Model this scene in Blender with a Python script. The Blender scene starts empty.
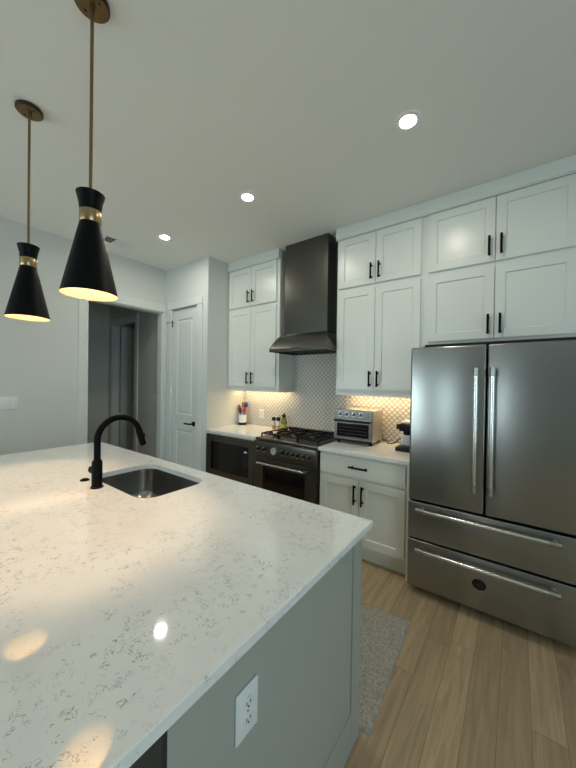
import bpy, bmesh, math, random
from mathutils import Vector, Matrix
random.seed(7)
S = bpy.context.scene
COL = S.collection
PI = math.pi

# ------------------------------------------------------------------ camera, world, daylight, exposure
F_PX, YAW, PITCH, ROLL, CAM_H = 308.46, 0.6389, -0.0089, 0.0143, 1.5
cam_d = bpy.data.cameras.new('camera'); cam = bpy.data.objects.new('camera', cam_d); COL.objects.link(cam)
cam_d.sensor_fit = 'HORIZONTAL'; cam_d.sensor_width = 36.0; cam_d.lens = F_PX / 576 * 36.0
cam_d.clip_start = 0.01
_fw = Vector((-math.sin(YAW) * math.cos(PITCH), math.cos(YAW) * math.cos(PITCH), math.sin(PITCH)))
_rt = Vector((math.cos(YAW), math.sin(YAW), 0)); _up = _rt.cross(_fw)
_r2 = _rt * math.cos(ROLL) + _up * math.sin(ROLL); _u2 = _up * math.cos(ROLL) - _rt * math.sin(ROLL)
M = Matrix((_r2, _u2, -_fw)).transposed().to_4x4(); M.translation = (0, 0, CAM_H)
cam.matrix_world = M
S.camera = cam

W = bpy.data.worlds.new('sky'); S.world = W; W.use_nodes = True
W.node_tree.nodes['Background'].inputs[0].default_value = (0.62, 0.78, 1.0, 1)
W.node_tree.nodes['Background'].inputs[1].default_value = 0.6

def area(name, loc, rot, sx, sy, power, col):
    d = bpy.data.lights.new(name, 'AREA'); d.shape = 'RECTANGLE'; d.size = sx; d.size_y = sy
    d.energy = power; d.color = col
    o = bpy.data.objects.new(name, d); COL.objects.link(o); o.location = loc; o.rotation_euler = rot
    return o
DAY = (0.76, 0.93, 0.97)
# daylight just outside the windows of the living side (behind and right of the camera)
area('daylight_rear', (-1.36, -3.66, 1.5), (PI / 2, 0, 0), .9, 1.6, 21, DAY)
area('daylight_corner', (-3.44, -3.66, 1.45), (PI / 2, 0, 0), .78, 1.7, 58, DAY)
area('daylight_side', (2.86, -0.3, 1.4), (PI / 2, 0, PI / 2), 1.7, 1.7, 48, (0.70, 0.92, 1.0))
CAN_STRENGTH = 390.0
BULB_STRENGTH = 1330.0
STRIP_STRENGTH = 21.0
S.view_settings.view_transform = 'Standard'
S.view_settings.look = 'None'
S.view_settings.gamma = 1.0
S.view_settings.use_curve_mapping = False
S.view_settings.exposure = 0.0

# ------------------------------------------------------------------ measures
H = 2.996; XL = -3.895; YP = 2.408; XR = -3.006; YB = 3.047; D = 3.035
YU = 2.73; YC = 2.388; ZC = 0.914; YF = 2.307

# ------------------------------------------------------------------ materials
def new_mat(name, base=(.8, .8, .8), rough=.5, metal=0., **kw):
    m = bpy.data.materials.new(name); m.use_nodes = True
    b = m.node_tree.nodes['Principled BSDF']
    b.inputs['Base Color'].default_value = (*base, 1); b.inputs['Roughness'].default_value = rough
    b.inputs['Metallic'].default_value = metal
    for k, v in kw.items():
        b.inputs[k].default_value = v
    return m
def N(m, typ, **kw):
    n = m.node_tree.nodes.new(typ)
    for k, v in kw.items():
        if hasattr(n, k): setattr(n, k, v)
        else: n.inputs[k].default_value = v
    return n
def L(m, a, b): m.node_tree.links.new(a, b)
def bsdf(m): return m.node_tree.nodes['Principled BSDF']
def coords(m, scale=(1, 1, 1), rot=(0, 0, 0), loc=(0, 0, 0)):
    tc = N(m, 'ShaderNodeTexCoord'); mp = N(m, 'ShaderNodeMapping')
    mp.inputs['Scale'].default_value = scale; mp.inputs['Rotation'].default_value = rot; mp.inputs['Location'].default_value = loc
    L(m, tc.outputs['Object'], mp.inputs['Vector']); return mp.outputs[0]
def math_n(m, op, a, b=None, c=None):
    n = N(m, 'ShaderNodeMath', operation=op)
    for i, v in enumerate((a, b, c)):
        if v is None: continue
        if isinstance(v, (int, float)): n.inputs[i].default_value = v
        else: L(m, v, n.inputs[i])
    return n.outputs[0]
def mix(m, fac, a, b, mode='MIX'):
    n = N(m, 'ShaderNodeMix', data_type='RGBA', blend_type=mode)
    if isinstance(fac, (int, float)): n.inputs[0].default_value = fac
    else: L(m, fac, n.inputs[0])
    for i, v in ((6, a), (7, b)):
        if isinstance(v, tuple): n.inputs[i].default_value = (*v, 1)
        else: L(m, v, n.inputs[i])
    return n.outputs[2]
def bump(m, h, strength=.1, dist=.01):
    n = N(m, 'ShaderNodeBump'); n.inputs['Strength'].default_value = strength; n.inputs['Distance'].default_value = dist
    L(m, h, n.inputs['Height']); L(m, n.outputs[0], bsdf(m).inputs['Normal'])
def paint(name, col, rough=.5, amp=.03, sc=30):
    m = new_mat(name, col, rough)
    n = N(m, 'ShaderNodeTexNoise'); n.inputs['Scale'].default_value = sc; n.inputs['Detail'].default_value = 4
    L(m, coords(m), n.inputs['Vector'])
    c2 = tuple(max(0, c * (1 - amp * 2)) for c in col)
    L(m, mix(m, n.outputs['Fac'], c2, col), bsdf(m).inputs['Base Color'])
    bump(m, n.outputs['Fac'], .04, .004)
    return m

m_wall = paint('wall_paint', (.66, .69, .67), .75, .01, 60)
m_ceil = paint('ceiling_paint', (.84, .84, .80), .9, .01, 60)
m_trim = paint('trim_paint', (.70, .74, .73), .45, .008)
m_cab = paint('cabinet_paint', (.70, .74, .71), .29, .008)
m_base = paint('base_cabinet_paint', (.80, .795, .72), .4, .008)
m_isl = paint('island_paint', (.405, .42, .385), .45, .01)
m_black = new_mat('black_metal', (.002, .002, .0025), .5, 0, **{'Specular IOR Level': .1})
m_blackmat = new_mat('black_matte', (.002, .0025, .0035), .42, 0, **{'Specular IOR Level': .12})
m_plastic = new_mat('white_plastic', (.80, .83, .83), .3)
m_dark = new_mat('dark_void', (.008, .008, .008), .8)
m_rubber = new_mat('rubber', (.006, .006, .006), .6, 0, **{'Specular IOR Level': .25})
m_bglass = new_mat('black_glass', (.004, .004, .005), .06)
m_iron = new_mat('cast_iron', (.005, .005, .005), .55, 0, **{'Specular IOR Level': .25})
m_brass = new_mat('brushed_brass', (.40, .29, .155), .3, 1.0)
m_oldbrass = new_mat('aged_brass', (.24, .165, .085), .42, 1.0)
m_bronze = new_mat('dark_bronze', (.05, .03, .015), .4, .6)
m_post = new_mat('satin_steel', (.42, .42, .40), .32, 1.0)
m_gauge = new_mat('gauge_face', (.55, .56, .55), .3)
m_dgrey = new_mat('dark_grey_steel', (.09, .09, .09), .45, .8)

def steel(name, col, rough, along='X', aniso=.0, amp=.06):
    m = new_mat(name, col, rough, 1.0)
    sc = {'X': (6, 1500, 1500), 'Z': (1500, 1500, 6), 'Y': (1500, 6, 1500)}[along]
    n = N(m, 'ShaderNodeTexNoise'); n.inputs['Scale'].default_value = 1; n.inputs['Detail'].default_value = 3
    L(m, coords(m, sc), n.inputs['Vector'])
    c2 = tuple(c * (1 - amp * 2) for c in col)
    L(m, mix(m, n.outputs['Fac'], c2, col), bsdf(m).inputs['Base Color'])
    r = math_n(m, 'MULTIPLY_ADD', n.outputs['Fac'], .02, rough - .01); L(m, r, bsdf(m).inputs['Roughness'])
    if aniso:
        bsdf(m).inputs['Anisotropic'].default_value = aniso; bsdf(m).inputs['Anisotropic Rotation'].default_value = .25
        t = N(m, 'ShaderNodeTangent', direction_type='RADIAL', axis='Z')
        L(m, t.outputs[0], bsdf(m).inputs['Tangent'])
    return m
m_steel = steel('stainless_steel', (.34, .35, .345), .28, 'X', .25, .006)
m_hood = steel('hood_steel', (.145, .144, .13), .25, 'Z', 0, .02)
m_rsteel = steel('range_steel', (.155, .15, .138), .3, 'X', .0, .02)
m_bright = new_mat('polished_steel', (.72, .72, .70), .2, 1.0)
m_sink = steel('sink_steel', (.36, .35, .33), .24, 'Y', 0, .02)
m_tsteel = steel('toaster_steel', (.17, .166, .16), .33, 'X', 0, .02)
m_tside = steel('toaster_side_steel', (.55, .52, .48), .38, 'X', 0, .02)

def quartz():
    m = new_mat('quartz', (.75, .74, .72), .05)
    bsdf(m).inputs['IOR'].default_value = 1.72
    co = coords(m)
    def contour(scale, dist, width, seed):
        n = N(m, 'ShaderNodeTexNoise'); n.inputs['Scale'].default_value = scale; n.inputs['Detail'].default_value = 3
        n.inputs['Distortion'].default_value = dist
        v = N(m, 'ShaderNodeVectorMath', operation='ADD'); L(m, co, v.inputs[0]); v.inputs[1].default_value = (seed, seed * 2, 0)
        L(m, v.outputs[0], n.inputs['Vector'])
        d = math_n(m, 'ABSOLUTE', math_n(m, 'SUBTRACT', n.outputs['Fac'], .5))
        mr = N(m, 'ShaderNodeMapRange'); mr.inputs[1].default_value = width * .4; mr.inputs[2].default_value = width
        mr.inputs[3].default_value = 1; mr.inputs[4].default_value = 0; L(m, d, mr.inputs[0]); return mr.outputs[0]
    def mask(scale, lo, hi, seed):
        n = N(m, 'ShaderNodeTexNoise'); n.inputs['Scale'].default_value = scale; n.inputs['Detail'].default_value = 2
        v = N(m, 'ShaderNodeVectorMath', operation='ADD'); L(m, co, v.inputs[0]); v.inputs[1].default_value = (seed, -seed, seed)
        L(m, v.outputs[0], n.inputs['Vector'])
        mr = N(m, 'ShaderNodeMapRange'); mr.inputs[1].default_value = lo; mr.inputs[2].default_value = hi; L(m, n.outputs['Fac'], mr.inputs[0]); return mr.outputs[0]
    a = math_n(m, 'MULTIPLY', contour(58, 1.2, .026, 3.1), mask(46, .53, .60, 1.7))
    a = math_n(m, 'MULTIPLY', a, mask(5, .36, .57, 9.3))
    b = math_n(m, 'MULTIPLY', contour(32, 2.0, .015, 7.7), mask(24, .56, .62, 4.2))
    b = math_n(m, 'MULTIPLY', b, mask(3, .40, .58, 5.5))
    f = math_n(m, 'MAXIMUM', a, b)
    cl = N(m, 'ShaderNodeTexNoise'); cl.inputs['Scale'].default_value = 9; cl.inputs['Detail'].default_value = 5; L(m, co, cl.inputs['Vector'])
    base = mix(m, cl.outputs['Fac'], (.83, .83, .81), (.92, .92, .905))
    L(m, mix(m, math_n(m, 'MULTIPLY', f, .68), base, (.13, .15, .135)), bsdf(m).inputs['Base Color'])
    return m
m_quartz = quartz()

def oak():
    m = new_mat('oak_planks', (.4, .3, .2), .42)
    tc = N(m, 'ShaderNodeTexCoord'); sp = N(m, 'ShaderNodeSeparateXYZ'); L(m, tc.outputs['Object'], sp.inputs[0])
    x, y = sp.outputs[0], sp.outputs[1]
    w, ln = .1200, 1.55
    xx = math_n(m, 'DIVIDE', math_n(m, 'ADD', x, .285 + 1.2 * 5), w)
    row = math_n(m, 'FLOOR', xx)
    wn = N(m, 'ShaderNodeTexWhiteNoise', noise_dimensions='1D'); L(m, row, wn.inputs['W'])
    yy = math_n(m, 'ADD', math_n(m, 'DIVIDE', y, ln), math_n(m, 'MULTIPLY', wn.outputs['Value'], 7.0))
    colm = math_n(m, 'FLOOR', yy)
    cv = N(m, 'ShaderNodeCombineXYZ'); L(m, row, cv.inputs[0]); L(m, colm, cv.inputs[1])
    wn2 = N(m, 'ShaderNodeTexWhiteNoise', noise_dimensions='3D'); L(m, cv.outputs[0], wn2.inputs['Vector'])
    off = N(m, 'ShaderNodeVectorMath', operation='MULTIPLY_ADD'); L(m, wn2.outputs['Color'], off.inputs[0]); off.inputs[1].default_value = (20, 20, 20); L(m, tc.outputs['Object'], off.inputs[2])
    mp = N(m, 'ShaderNodeMapping'); mp.inputs['Scale'].default_value = (26, 1.6, 1); L(m, off.outputs[0], mp.inputs['Vector'])
    g = N(m, 'ShaderNodeTexNoise'); g.inputs['Scale'].default_value = 1.6; g.inputs['Detail'].default_value = 7; g.inputs['Roughness'].default_value = .62; g.inputs['Distortion'].default_value = .6
    L(m, mp.outputs[0], g.inputs['Vector'])
    mp2 = N(m, 'ShaderNodeMapping'); mp2.inputs['Scale'].default_value = (9, 3, 1); L(m, off.outputs[0], mp2.inputs['Vector'])
    kn = N(m, 'ShaderNodeTexNoise'); kn.inputs['Scale'].default_value = 1.0; kn.inputs['Detail'].default_value = 3; L(m, mp2.outputs[0], kn.inputs['Vector'])
    plank = mix(m, wn2.outputs['Value'], (.385, .283, .172), (.50, .375, .235))
    c = mix(m, g.outputs['Fac'], (.45, .42, .38), (1.42, 1.42, 1.42))
    c = mix(m, 1.0, plank, c, 'MULTIPLY')
    knf = N(m, 'ShaderNodeMapRange'); knf.inputs[1].default_value = .66; knf.inputs[2].default_value = .8; L(m, kn.outputs['Fac'], knf.inputs[0])
    c = mix(m, math_n(m, 'MULTIPLY', knf.outputs[0], .45), c, (.12, .075, .045))
    fx = math_n(m, 'FRACT', xx); fy = math_n(m, 'FRACT', yy)
    gx = math_n(m, 'LESS_THAN', math_n(m, 'MINIMUM', fx, math_n(m, 'SUBTRACT', 1.0, fx)), .010)
    gy = math_n(m, 'LESS_THAN', math_n(m, 'MINIMUM', fy, math_n(m, 'SUBTRACT', 1.0, fy)), .0009)
    gap = math_n(m, 'MAXIMUM', gx, gy)
    c = mix(m, math_n(m, 'MULTIPLY', gap, .6), c, (.06, .04, .025))
    L(m, c, bsdf(m).inputs['Base Color'])
    bump(m, math_n(m, 'SUBTRACT', math_n(m, 'MULTIPLY', g.outputs['Fac'], .3), gap), .25, .002)
    return m
m_oak = oak()

def tile():
    m = new_mat('arabesque_tile', (.7, .68, .64), .22)
    tc = N(m, 'ShaderNodeTexCoord'); sp = N(m, 'ShaderNodeSeparateXYZ'); L(m, tc.outputs['Object'], sp.inputs[0])
    p = .053
    u0 = math_n(m, 'DIVIDE', math_n(m, 'ADD', sp.outputs[0], sp.outputs[2]), p)
    v0 = math_n(m, 'DIVIDE', math_n(m, 'SUBTRACT', sp.outputs[0], sp.outputs[2]), p)
    u = math_n(m, 'ADD', u0, math_n(m, 'MULTIPLY', math_n(m, 'SINE', math_n(m, 'MULTIPLY', v0, 2 * PI)), .025))
    v = math_n(m, 'ADD', v0, math_n(m, 'MULTIPLY', math_n(m, 'SINE', math_n(m, 'MULTIPLY', u0, 2 * PI)), .025))
    def dist(a):
        f = math_n(m, 'FRACT', a); return math_n(m, 'MINIMUM', f, math_n(m, 'SUBTRACT', 1.0, f))
    d = math_n(m, 'MINIMUM', dist(u), dist(v))
    mr = N(m, 'ShaderNodeMapRange'); mr.inputs[1].default_value = .045; mr.inputs[2].default_value = .11; L(m, d, mr.inputs[0])
    L(m, mix(m, mr.outputs[0], (.31, .27, .23), (.71, .70, .67)), bsdf(m).inputs['Base Color'])
    rg = math_n(m, 'SUBTRACT', .75, math_n(m, 'MULTIPLY', mr.outputs[0], .52)); L(m, rg, bsdf(m).inputs['Roughness'])
    h = N(m, 'ShaderNodeMapRange', interpolation_type='SMOOTHSTEP'); h.inputs[1].default_value = .03; h.inputs[2].default_value = .3; L(m, d, h.inputs[0])
    bump(m, h.outputs[0], .5, .006)
    return m
m_tile = tile()

def rug_mat():
    m = new_mat('rug_pile', (.4, .37, .33), .95)
    n = N(m, 'ShaderNodeTexNoise'); n.inputs['Scale'].default_value = 70; n.inputs['Detail'].default_value = 4; L(m, coords(m), n.inputs['Vector'])
    n2 = N(m, 'ShaderNodeTexNoise'); n2.inputs['Scale'].default_value = 14; n2.inputs['Detail'].default_value = 3; L(m, coords(m), n2.inputs['Vector'])
    mr = N(m, 'ShaderNodeMapRange'); mr.inputs[1].default_value = .38; mr.inputs[2].default_value = .62; L(m, n.outputs['Fac'], mr.inputs[0])
    c = mix(m, mr.outputs[0], (.30, .28, .235), (.50, .465, .395))
    c = mix(m, math_n(m, 'MULTIPLY', n2.outputs['Fac'], .5), c, (.40, .37, .31))
    L(m, c, bsdf(m).inputs['Base Color']); bump(m, n.outputs['Fac'], .9, .01)
    return m
m_rug = rug_mat()
def emit(name, col, s):
    m = new_mat(name, (.8, .8, .8), .5)
    bsdf(m).inputs['Emission Color'].default_value = (*col, 1); bsdf(m).inputs['Emission Strength'].default_value = s
    return m
m_can = emit('downlight_lens', (1.0, .92, .78), CAN_STRENGTH)
m_bulb = emit('bulb_glow', (1.0, .67, .40), BULB_STRENGTH)
m_strip = emit('strip_glow', (1.0, .71, .37), STRIP_STRENGTH)
m_disp = emit('display_glow', (.25, .5, .6), .25)
m_lining = new_mat('shade_lining', (.47, .42, .28), .6)
def pane_mat():
    m = bpy.data.materials.new('window_pane'); m.use_nodes = True
    nt = m.node_tree; nt.nodes.clear()
    o = nt.nodes.new('ShaderNodeOutputMaterial'); t = nt.nodes.new('ShaderNodeBsdfTransparent'); g = nt.nodes.new('ShaderNodeBsdfGlossy')
    mx = nt.nodes.new('ShaderNodeMixShader'); mx.inputs[0].default_value = .06; g.inputs['Roughness'].default_value = .02
    nt.links.new(t.outputs[0], mx.inputs[1]); nt.links.new(g.outputs[0], mx.inputs[2]); nt.links.new(mx.outputs[0], o.inputs[0])
    return m
m_pane = pane_mat()

# ------------------------------------------------------------------ mesh helpers
class MB:
    def __init__(s): s.bm = bmesh.new()
    def box(s, x0, x1, y0, y1, z0, z1, bev=0, seg=2):
        t = bmesh.new(); bmesh.ops.create_cube(t, size=1)
        for v in t.verts:
            v.co = Vector(((x0 + x1) / 2 + v.co.x * (x1 - x0), (y0 + y1) / 2 + v.co.y * (y1 - y0), (z0 + z1) / 2 + v.co.z * (z1 - z0)))
        if bev: bmesh.ops.bevel(t, geom=t.edges[:], offset=bev, segments=seg, affect='EDGES', profile=.5)
        return s.add(t)
    def add(s, t):
        me = bpy.data.meshes.new('_t'); t.to_mesh(me); t.free(); s.bm.from_mesh(me); bpy.data.meshes.remove(me); return s
    def cyl(s, p0, p1, r0, r1=None, n=20):
        r1 = r0 if r1 is None else r1
        p0, p1 = Vector(p0), Vector(p1); d = p1 - p0; t = bmesh.new()
        bmesh.ops.create_cone(t, cap_ends=True, segments=n, radius1=r0, radius2=r1, depth=d.length)
        bmesh.ops.transform(t, verts=t.verts[:], matrix=Matrix.Translation((p0 + p1) / 2) @ d.to_track_quat('Z', 'Y').to_matrix().to_4x4())
        return s.add(t)
    def lathe(s, prof, c=(0, 0), n=40, cap0=False, cap1=False, sx=1, sy=1):
        t = bmesh.new(); rings = []
        for r, z in prof:
            rings.append([t.verts.new((c[0] + sx * r * math.cos(2 * PI * k / n), c[1] + sy * r * math.sin(2 * PI * k / n), z)) for k in range(n)])
        for a, b in zip(rings, rings[1:]):
            for k in range(n): t.faces.new((a[k], a[(k + 1) % n], b[(k + 1) % n], b[k]))
        if cap0: t.faces.new(rings[0][::-1])
        if cap1: t.faces.new(rings[-1])
        return s.add(t)
    def tube(s, path, r, n=14, radii=None):
        t = bmesh.new(); P = [Vector(p) for p in path]; rings = []; ref = None
        for i, p in enumerate(P):
            d = (P[min(i + 1, len(P) - 1)] - P[max(i - 1, 0)]).normalized()
            if ref is None: ref = d.orthogonal().normalized()
            ref = (ref - d * ref.dot(d)).normalized(); b = d.cross(ref); rr = radii[i] if radii else r
            rings.append([t.verts.new(p + (ref * math.cos(2 * PI * k / n) + b * math.sin(2 * PI * k / n)) * rr) for k in range(n)])
        for a, b in zip(rings, rings[1:]):
            for k in range(n): t.faces.new((a[k], a[(k + 1) % n], b[(k + 1) % n], b[k]))
        t.faces.new(rings[0][::-1]); t.faces.new(rings[-1])
        return s.add(t)
    def ball(s, c, r, sc=(1, 1, 1), u=20, v=12):
        t = bmesh.new(); bmesh.ops.create_uvsphere(t, u_segments=u, v_segments=v, radius=r)
        for q in t.verts: q.co = Vector((c[0] + q.co.x * sc[0], c[1] + q.co.y * sc[1], c[2] + q.co.z * sc[2]))
        return s.add(t)
    def panel(s, x0, x1, z0, z1, yf, th, panels, recess=.009, step=.006, raised=False, bev=.0015):
        """A door slab facing -y whose front carries recessed panels (px0, px1, pz0, pz1)."""
        t = bmesh.new()
        xs = sorted({x0, x1, *[p[0] for p in panels], *[p[1] for p in panels]})
        zs = sorted({z0, z1, *[p[2] for p in panels], *[p[3] for p in panels]})
        V = {(i, k): t.verts.new((x, yf, z)) for i, x in enumerate(xs) for k, z in enumerate(zs)}
        pf = []
        for i in range(len(xs) - 1):
            for k in range(len(zs) - 1):
                f = t.faces.new((V[i, k], V[i + 1, k], V[i + 1, k + 1], V[i, k + 1]))
                cx, cz = (xs[i] + xs[i + 1]) / 2, (zs[k] + zs[k + 1]) / 2
                if any(p[0] < cx < p[1] and p[2] < cz < p[3] for p in panels): pf.append(f)
        ext = bmesh.ops.extrude_edge_only(t, edges=[e for e in t.edges if e.is_boundary])
        nv = [g for g in ext['geom'] if isinstance(g, bmesh.types.BMVert)]
        for v in nv: v.co.y += th
        bmesh.ops.contextual_create(t, geom=[e for e in t.edges if e.is_boundary])
        bmesh.ops.recalc_face_normals(t, faces=t.faces[:])
        for f in pf:
            bmesh.ops.inset_region(t, faces=[f], thickness=step, depth=-recess, use_even_offset=True)
            if raised:
                bmesh.ops.inset_region(t, faces=[f], thickness=.018, depth=0)
                bmesh.ops.inset_region(t, faces=[f], thickness=.016, depth=recess * .7)
        return s.add(t)
    def xf(s, mtx): bmesh.ops.transform(s.bm, verts=s.bm.verts[:], matrix=mtx); return s
    def build(s, name, mat, parent=None, smooth=None, origin=None, place=None):
        bm = s.bm; bmesh.ops.recalc_face_normals(bm, faces=bm.faces[:])
        if parent is not None: off = world_of(parent)
        elif origin is not None: off = Vector(origin)
        else:
            lo = [min(v.co[i] for v in bm.verts) for i in range(3)]; hi = [max(v.co[i] for v in bm.verts) for i in range(3)]
            off = Vector(((lo[0] + hi[0]) / 2, (lo[1] + hi[1]) / 2, lo[2]))
        for v in bm.verts: v.co -= off
        me = bpy.data.meshes.new(name); bm.to_mesh(me); bm.free()
        if smooth is not None:
            me.shade_smooth(); me.set_sharp_from_angle(angle=math.radians(smooth))
        me.materials.append(mat)
        o = bpy.data.objects.new(name, me); COL.objects.link(o)
        if parent is not None: o.parent = parent
        else: o.location = off
        return o
def world_of(o):
    v = Vector((0, 0, 0))
    while o is not None: v += o.location; o = o.parent
    return v
def tag(o, label, cat, group=None, kind=None):
    o['label'] = label; o['category'] = cat
    if group: o['group'] = group
    if kind: o['kind'] = kind
    return o
def thing(name, label, cat, loc, group=None):
    o = bpy.data.objects.new(name, None); COL.objects.link(o); o.empty_display_size = .1; o.location = loc
    return tag(o, label, cat, group)
def struct(name, mb, mat, parent=None, smooth=None):
    o = mb.build(name, mat, parent, smooth)
    if parent is None: o['kind'] = 'structure'
    return o
B = lambda *a, **k: MB().box(*a, **k)

# ------------------------------------------------------------------ room shell
YW, XW = -3.5, 2.7          # wall behind the camera, wall on the right
struct('floor', B(-5.9, XW + .12, YW - .12, YB + .5, -.05, 0), m_oak).location
bpy.data.objects['floor'].data.transform(Matrix.Translation(bpy.data.objects['floor'].location)); bpy.data.objects['floor'].location = (0, 0, 0)
struct('ceiling', B(-5.9, XW + .12, YW - .12, YB + .5, H, H + .1), m_ceil)
struct('wall_back', B(XR, XW, YB, YB + .12, 0, H), m_wall)
struct('wall_return', B(XR - .12, XR, YP + .12, YB + .12, 0, H), m_wall)
# pantry wall with its door opening
PO0, PO1, POZ = -3.752, -3.200, 2.437
w = MB()
w.box(XL, PO0, YP, YP + .12, 0, H); w.box(PO1, XR, YP, YP + .12, 0, H); w.box(PO0, PO1, YP, YP + .12, POZ, H)
struct('wall_pantry', w, m_wall)
# left wall with the doorway to the hall
DO0, DO1, DOZ = 1.440, 2.359, 2.412
w = MB()
w.box(XL - .12, XL, YW, DO0, 0, H); w.box(XL - .12, XL, DO1, YP + .12, 0, H); w.box(XL - .12, XL, DO0, DO1, DOZ, H)
struct('wall_left', w, m_wall)
# hall beyond
struct('wall_hall_end', B(-5.80, -5.68, -1.3, 2.44, 0, H), m_wall)
w = MB(); HX0, HX1 = -5.53, -4.785
w.box(-5.68, HX0, 2.44, 2.54, 0, H); w.box(HX1, XL - .12, 2.44, 2.54, 0, H); w.box(HX0, HX1, 2.44, 2.54, 2.42, H)
struct('wall_hall_right', w, m_wall)
struct('wall_hall_left', B(-5.68, XL - .12, -1.3, -1.2, 0, H), m_wall)
w = MB(); w.box(-5.7, -4.5, 3.3, 3.4, 0, H); w.box(-5.8, -5.7, 2.54, 3.4, 0, H); w.box(-4.5, -4.4, 2.54, 3.4, 0, H)
struct('wall_hall_closet', w, m_wall)
# casings: doorway, pantry door, hall door
def casing_y(x, y0, y1, zt, cw, name, depth=.018):   # on a wall facing +x
    t = MB(); t.box(x, x + depth, y0 - cw, y0, 0, zt, .003); t.box(x, x + depth, y1, min(y1 + cw, YP - .001), 0, zt, .003)
    t.box(x, x + depth + .004, y0 - cw, min(y1 + cw, YP - .001), zt, zt + .105, .003)
    struct(name, t, m_trim)
def casing_x(y, x0, x1, zt, cwl, cwr, name, depth=.018):   # on a wall facing -y
    t = MB(); t.box(x0 - cwl, x0, y - depth, y, 0, zt, .003); t.box(x1, x1 + cwr, y - depth, y, 0, zt, .003)
    t.box(x0 - cwl, x1 + cwr, y - depth - .004, y, zt, zt + .092, .003)
    struct(name, t, m_trim)
casing_y(XL, DO0, DO1, DOZ, .09, 'trim_1')
t = MB(); t.box(XL - .118, XL - .002, DO0 - .0, DO0 + .012, 0, DOZ); t.box(XL - .118, XL - .002, DO1 - .012, DO1, 0, DOZ); t.box(XL - .118, XL - .002, DO0, DO1, DOZ - .012, DOZ)
struct('trim_2', t, m_trim)
casing_x(YP, PO0, PO1, POZ, .085, .105, 'trim_3')
casing_x(2.44, HX0, HX1, 2.42, .09, .09, 'trim_4')
t = MB(); t.box(HX0, HX0 + .012, 2.44, 2.54, 0, 2.42); t.box(HX1 - .012, HX1, 2.44, 2.54, 0, 2.42); t.box(HX0, HX1, 2.44, 2.54, 2.408, 2.42)
struct('trim_5', t, m_trim)
# baseboards
struct('baseboard_left', B(XL, XL + .014, YW, DO0 - .10, 0, .13, .003), m_trim)
t = MB(); t.box(HX1 + .09, XL - .12, 2.426, 2.44, 0, .13, .003); struct('baseboard_hall', t, m_trim)

# pantry door (two panels, black lever)
d1 = struct('door_1', MB().panel(PO0 + .006, PO1 - .006, .008, POZ - .014, YP + .012, .036,
            [(-3.648, -3.312, 1.045, 2.295), (-3.648, -3.312, .22, .845)], recess=.010, step=.012, raised=True), m_trim)
t = MB(); t.box(-3.30, -3.245, YP + .004, YP + .012, .915, .972, .002); t.cyl((-3.272, YP + .006, .944), (-3.272, YP - .045, .944), .010)
t.box(-3.395, -3.262, YP - .055, YP - .040, .935, .953, .004)
t.build('door_handle', m_black, d1, 40)
for z in (.25, 1.35, 2.251):
    t = MB(); t.cyl((PO0 + .002, YP + .004, z - .045), (PO0 + .002, YP + .004, z + .045), .006)
    t.build('hinge', m_bright if z < 2 else m_black, d1, 40)
t = MB(); t.cyl((PO0 + .003, YP - .002, 2.262), (PO0 - .03, YP - .05, 2.262), .004); t.cyl((PO0 - .028, YP - .047, 2.262), (PO0 - .036, YP - .058, 2.262), .007)
t.cyl((PO0 + .003, YP - .002, 2.262), (PO0 + .05, YP - .012, 2.262), .004)
t.build('door_stop', m_black, d1, 40)
# hall door, standing open into the dark closet
d2 = MB().panel(-.34, .34, .01, 2.40, -.018, .036, [(-.22, .22, 1.05, 2.26), (-.22, .22, .24, .86)], recess=.010, step=.012, raised=True)
d2.xf(Matrix.Translation((HX0 + .034, 2.54 + .35, 0)) @ Matrix.Rotation(PI / 2, 4, 'Z'))
struct('door_2', d2, m_trim)

# rear and side windows (behind the camera)
w = MB(); wins = [(-3.85, -3.02), (-1.84, -.88)]; z0, z1 = .6, 2.3
w.box(XL - .12, wins[0][0], YW - .12, YW, 0, H); w.box(wins[0][1], wins[1][0], YW - .12, YW, 0, H); w.box(wins[1][1], XW, YW - .12, YW, 0, H)
for a, b in wins: w.box(a, b, YW - .12, YW, 0, z0); w.box(a, b, YW - .12, YW, z1, H)
struct('wall_front', w, m_wall)
for i, (a, b) in enumerate(wins):
    f = MB(); f.box(a, a + .05, YW - .09, YW - .03, z0, z1); f.box(b - .05, b, YW - .09, YW - .03, z0, z1)
    f.box(a + .05, b - .05, YW - .09, YW - .03, z0, z0 + .05); f.box(a + .05, b - .05, YW - .09, YW - .03, z1 - .05, z1); f.box(a + .05, b - .05, YW - .085, YW - .035, 1.43, 1.47)
    o = struct(f'window_{i+1}', f, m_trim)
    B(a + .05, b - .05, YW - .062, YW - .058, z0 + .05, z1 - .05).build('pane', m_pane, o)
w = MB(); ya, yb = -1.17, .57
w.box(XW, XW + .12, YW - .12, ya, 0, H); w.box(XW, XW + .12, yb, YB + .12, 0, H); w.box(XW, XW + .12, ya, yb, 0, z0); w.box(XW, XW + .12, ya, yb, z1, H)
struct('wall_right', w, m_wall)
f = MB(); f.box(XW + .03, XW + .09, ya, ya + .05, z0, z1); f.box(XW + .03, XW + .09, yb - .05, yb, z0, z1); f.box(XW + .03, XW + .09, ya, yb, z0, z0 + .05); f.box(XW + .03, XW + .09, ya, yb, z1 - .05, z1); f.box(XW + .035, XW + .085, (ya + yb) / 2 - .03, (ya + yb) / 2 + .03, z0, z1)
o = struct('window_3', f, m_trim)
B(XW + .058, XW + .062, ya + .05, yb - .05, z0 + .05, z1 - .05).build('pane', m_pane, o)

# backsplash
struct('wall_backsplash', B(XR + .001, -.60, D, YB, ZC + .001, 2.0), m_tile)

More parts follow.
